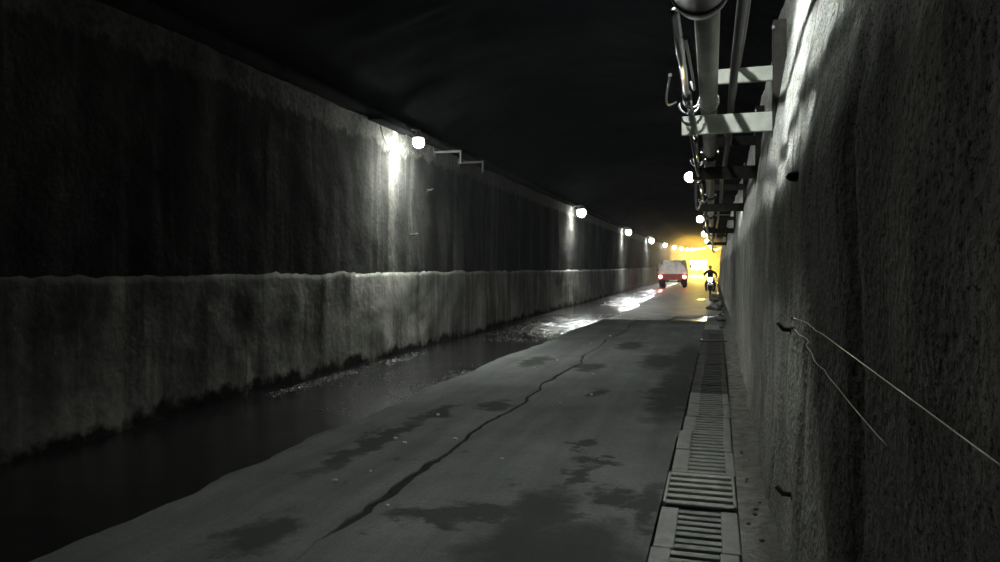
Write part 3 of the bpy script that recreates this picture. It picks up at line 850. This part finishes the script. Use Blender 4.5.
# ------------------------------------------------------------------ motorcycle and rider coming towards the camera (front towards -y)
Bk = empty('motorcycle', P(-0.10, 42.0, 0.012), 'dark motorcycle with a bright bluish headlight coming along the right side', 'motorcycle')
def bwheel(y):
    r = 0.31
    tyre = MB()
    tyre.lathe([(r - 0.07, -0.04), (r - 0.02, -0.05), (r, -0.02), (r, 0.02), (r - 0.02, 0.05), (r - 0.07, 0.04)], 24, (0, y, r), 'x')
    tt = tyre.build('wheel', M_TYRE, Bk, True)
    MB().lathe([(0.05, -0.06), (0.05, 0.06)], 10, (0, y, r), 'x').build('hub', M_GALV, tt)
bwheel(-0.62); bwheel(0.66)
for sx in (-1, 1):
    MB().tube([(sx * 0.09, -0.62, 0.31), (sx * 0.09, -0.42, 0.92)], 0.022, 8).build('fork_leg', M_GALV, Bk, True)
MB().tube([(-0.36, -0.26, 1.06), (-0.30, -0.32, 1.08), (-0.10, -0.42, 1.0), (0.10, -0.42, 1.0), (0.30, -0.32, 1.08), (0.36, -0.26, 1.06)], 0.014, 8).build('handlebar', M_GALV, Bk, True)
for sx in (-1, 1):
    mr = MB().tube([(sx * 0.25, -0.35, 1.07), (sx * 0.30, -0.40, 1.25)], 0.007, 6).build('mirror_stalk', M_TDARK, Bk)
    MB().ball((sx * 0.31, -0.40, 1.28), 0.06, 0.015, 0.04, 2).build('mirror', M_TDARK, mr, True)
MB().box(-0.11, 0.11, -0.92, -0.40, 0.63, 0.66, 0.01).build('front_mudguard', M_BIKE, Bk)
MB().ball((0, -0.12, 0.86), 0.15, 0.30, 0.14, 3).build('fuel_tank', M_BIKE, Bk, True)
MB().box(-0.12, 0.12, 0.14, 0.85, 0.74, 0.84, 0.035).build('seat', M_TDARK, Bk)
MB().box(-0.14, 0.14, -0.18, 0.28, 0.28, 0.66, 0.05).build('engine', M_DARKST, Bk)
MB().tube([(0, -0.42, 0.92), (0, -0.2, 0.72), (0, 0.2, 0.42), (0, 0.66, 0.31)], 0.03, 8).build('frame', M_TDARK, Bk, True)
MB().tube([(0.16, -0.1, 0.3), (0.17, 0.3, 0.26), (0.17, 0.85, 0.36)], 0.04, 10).build('exhaust', M_GALV, Bk, True)
hs = MB().lathe([(0.04, 0.10), (0.10, 0.04), (0.12, -0.02)], 18, (0, -0.52, 0.94), 'y').build('headlight', M_TDARK, Bk, True)
MB().lathe([(0.112, -0.022), (0.08, -0.05), (0.02, -0.06)], 18, (0, -0.52, 0.94), 'y').build('lens', glow('headlight_blue_white', (0.80, 0.85, 1.0), 110), hs, True)

def skin_body(name, verts, edges, radii, mat, parent, sub=2, root=0):
    me = bpy.data.meshes.new(name)
    me.from_pydata(verts, edges, [])
    bm = bmesh.new(); bm.from_mesh(me)
    ly = bm.verts.layers.skin.verify()
    bm.verts.ensure_lookup_table()
    for i, v in enumerate(bm.verts):
        rr = radii[i]
        v[ly].radius = rr if isinstance(rr, tuple) else (rr, rr)
        v[ly].use_root = (i == root)
    bm.to_mesh(me); bm.free()
    ob = bpy.data.objects.new(name, me)
    C.objects.link(ob)
    ob.modifiers.new('skin', 'SKIN').use_smooth_shade = True
    sb = ob.modifiers.new('sub', 'SUBSURF'); sb.levels = sub; sb.render_levels = sub
    me.materials.append(mat)
    ob.parent = parent
    return ob
Rd = empty('person', P(-0.10, 42.0, 0.012), 'rider in dark clothes leaning to the handlebars of the motorcycle', 'person')
V = [(0, 0.32, 0.90), (0, 0.28, 1.10), (0, 0.20, 1.28), (0, 0.15, 1.40), (0, 0.12, 1.48)]
Ed = [(0, 1), (1, 2), (2, 3), (3, 4)]
R_ = [(0.15, 0.13), (0.14, 0.11), (0.17, 0.11), (0.11, 0.09), 0.055]
for sx in (-1, 1):
    b0 = len(V)
    V += [(sx * 0.19, 0.16, 1.36), (sx * 0.33, 0.02, 1.18), (sx * 0.34, -0.20, 1.09)]
    R_ += [0.068, 0.055, 0.042]
    Ed += [(3, b0), (b0, b0 + 1), (b0 + 1, b0 + 2)]
    h0 = len(V)
    V += [(sx * 0.14, 0.24, 0.84), (sx * 0.24, -0.12, 0.70), (sx * 0.21, 0.06, 0.34), (sx * 0.21, -0.06, 0.28)]
    R_ += [0.095, 0.075, 0.055, (0.045, 0.04)]
    Ed += [(0, h0), (h0, h0 + 1), (h0 + 1, h0 + 2), (h0 + 2, h0 + 3)]
skin_body('body', V, Ed, R_, M_CLOTH, Rd)
hd = MB().ball((0, 0.06, 1.60), 0.078, 0.098, 0.115, 3)
hv = []
for p in hd.v:
    x, y_, z = p
    if y_ < 0.0 and abs(x) < 0.02 and 1.55 < z < 1.61: y_ -= 0.022          # nose
    if z < 1.55: x *= 0.86
    hv.append((x, y_, z))
hd.v = hv
hd_o = hd.build('head', M_SKIN, Rd, True)
MB().ball((0, 0.085, 1.64), 0.088, 0.10, 0.095, 3).build('hair', M_TDARK, hd_o, True)
for sx in (-1, 1):
    MB().ball((sx * 0.030, -0.030, 1.605), 0.012, 0.008, 0.008, 1).build('eye', M_TDARK, hd_o, True)
    MB().ball((sx * 0.08, 0.07, 1.595), 0.012, 0.022, 0.032, 1).build('ear', M_SKIN, hd_o, True)
MB().ball((0, -0.028, 1.545), 0.024, 0.008, 0.007, 1).build('mouth', M_TDARK, hd_o, True)
for sx in (-1, 1):
    hvts = [(sx * 0.34, -0.20, 1.09), (sx * 0.335, -0.265, 1.088)]
    he = [(0, 1)]; hr = [0.034, (0.040, 0.026)]
    for q in range(4):
        b0 = len(hvts); xo = sx * (0.30 + 0.022 * q)
        ln = (0.9, 1.05, 1.0, 0.8)[q]
        hvts += [(xo, -0.295, 1.092), (xo, -0.318 - 0.006 * ln, 1.07), (xo, -0.30, 1.045 - 0.004 * ln)]
        he += [(1, b0), (b0, b0 + 1), (b0 + 1, b0 + 2)]; hr += [0.0095, 0.009, 0.008]
    b0 = len(hvts)
    hvts += [(sx * 0.295, -0.25, 1.065), (sx * 0.285, -0.285, 1.045)]
    he += [(0, b0), (b0, b0 + 1)]; hr += [0.011, 0.009]
    skin_body('hand', hvts, he, hr, M_SKIN, Rd, 1)

# ------------------------------------------------------------------ added truck body with a light bank standing in for far glare
O = empty('added_glare_truck', P(-2.35, 108.0, 0.0), 'added truck shape with a bank of yellow lights making the far glare', 'truck')
MB().box(-1.15, 1.15, 0.3, 2.0, 0.55, 1.45, 0.08).build('cab_body', M_YPAINT, O)
MB().add([(-1.12, 0.35, 1.45), (1.12, 0.35, 1.45), (1.12, 2.0, 1.45), (-1.12, 2.0, 1.45), (-1.0, 0.65, 2.45), (1.0, 0.65, 2.45), (1.0, 2.0, 2.45), (-1.0, 2.0, 2.45)],
         [(0, 1, 2, 3), (4, 7, 6, 5), (0, 4, 5, 1), (2, 6, 7, 3), (0, 3, 7, 4), (1, 5, 6, 2)]).build('cab_top', M_YPAINT, O)
MB().add([(-0.95, 0.36, 1.52), (0.95, 0.36, 1.52), (0.88, 0.60, 2.32), (-0.88, 0.60, 2.32), (-0.95, 0.42, 1.52), (0.95, 0.42, 1.52), (0.88, 0.66, 2.32), (-0.88, 0.66, 2.32)],
         [(0, 1, 2, 3), (4, 7, 6, 5), (0, 4, 5, 1), (2, 6, 7, 3), (0, 3, 7, 4), (1, 5, 6, 2)]).build('windscreen', M_GLASS, O)
MB().box(-1.2, 1.2, 0.1, 0.32, 0.45, 0.80, 0.04).build('bumper', M_TDARK, O)
MB().box(-0.55, 0.55, 0.26, 0.32, 0.88, 1.3, 0.02).build('grille', M_TDARK, O)
MB().box(-1.2, 1.2, 2.1, 6.0, 0.8, 2.2, 0.04).build('dump_body', M_YPAINT, O)
for sx in (-1, 1):
    wheel(O, sx * 1.0, 1.1, 0.46, 0.46, 0.3); wheel(O, sx * 1.0, 4.6, 0.46, 0.46, 0.3)
M_GLARE = glow('glare_bank_yellow', (1.0, 0.68, 0.10), 1900)  # yellow lens bank sized to fill the bright core of the glare
for (q, z, r) in ((-0.8, 1.0, 0.33), (0.0, 1.0, 0.33), (0.8, 1.0, 0.33), (-0.8, 1.75, 0.33), (0.0, 1.75, 0.33), (0.8, 1.75, 0.33)):
    y0 = 0.25 if z < 1.5 else 0.30
    hh = MB().lathe([(r * 0.7, 0.12), (r * 1.1, 0.03), (r * 1.1, -0.03)], 18, (q, y0, z), 'y').build('headlight', M_TDARK, O, True)
    MB().lathe([(r, -0.032), (r * 0.7, -0.06), (r * 0.2, -0.075)], 18, (q, y0, z), 'y').build('lens', M_GLARE, hh, True)

# ------------------------------------------------------------------ haze in the tunnel air
def haze(yh, density, col, label):
    sec = [(-5.9, -0.2), (0.9, -0.2), (0.9, 4.2), (-1.0, 5.3), (-4.0, 5.3), (-5.9, 4.2)]
    vv = [P(x, y, z) for y in yh for (x, z) in sec]
    ff = [(i * 6 + k, i * 6 + (k + 1) % 6, (i + 1) * 6 + (k + 1) % 6, (i + 1) * 6 + k) for i in range(len(yh) - 1) for k in range(6)]
    ff += [tuple(range(6)), tuple((len(yh) - 1) * 6 + k for k in range(6))]
    t = NT('dusty_air'); t.t.nodes.remove(t.b)
    v = t.n('ShaderNodeVolumeScatter')
    v.inputs['Color'].default_value = (*col, 1)
    v.inputs['Density'].default_value = density
    v.inputs['Anisotropy'].default_value = 0.35
    t.l(v.outputs[0], t.out.inputs[1])
    h = MB().add(vv, ff).build('haze', t.m)
    h['kind'] = 'stuff'
    tag(h, label, 'haze')
haze([-5, 45], VEIL_NEAR, (0.82, 0.9, 1.0), 'faint mist added to lift the blacks in the near half of the tunnel')
haze([45.05, 60], HAZE * 0.15, (0.95, 0.9, 0.8), 'thin dusty haze around the red truck')
haze([60.05, 80], HAZE * 0.45, (1.0, 0.88, 0.65), 'dusty haze just beyond the red truck')
haze([80.05, 90, 120, 150, 180, 210, 240], HAZE, (1.0, 0.86, 0.58), 'yellow dusty haze around the far glare')
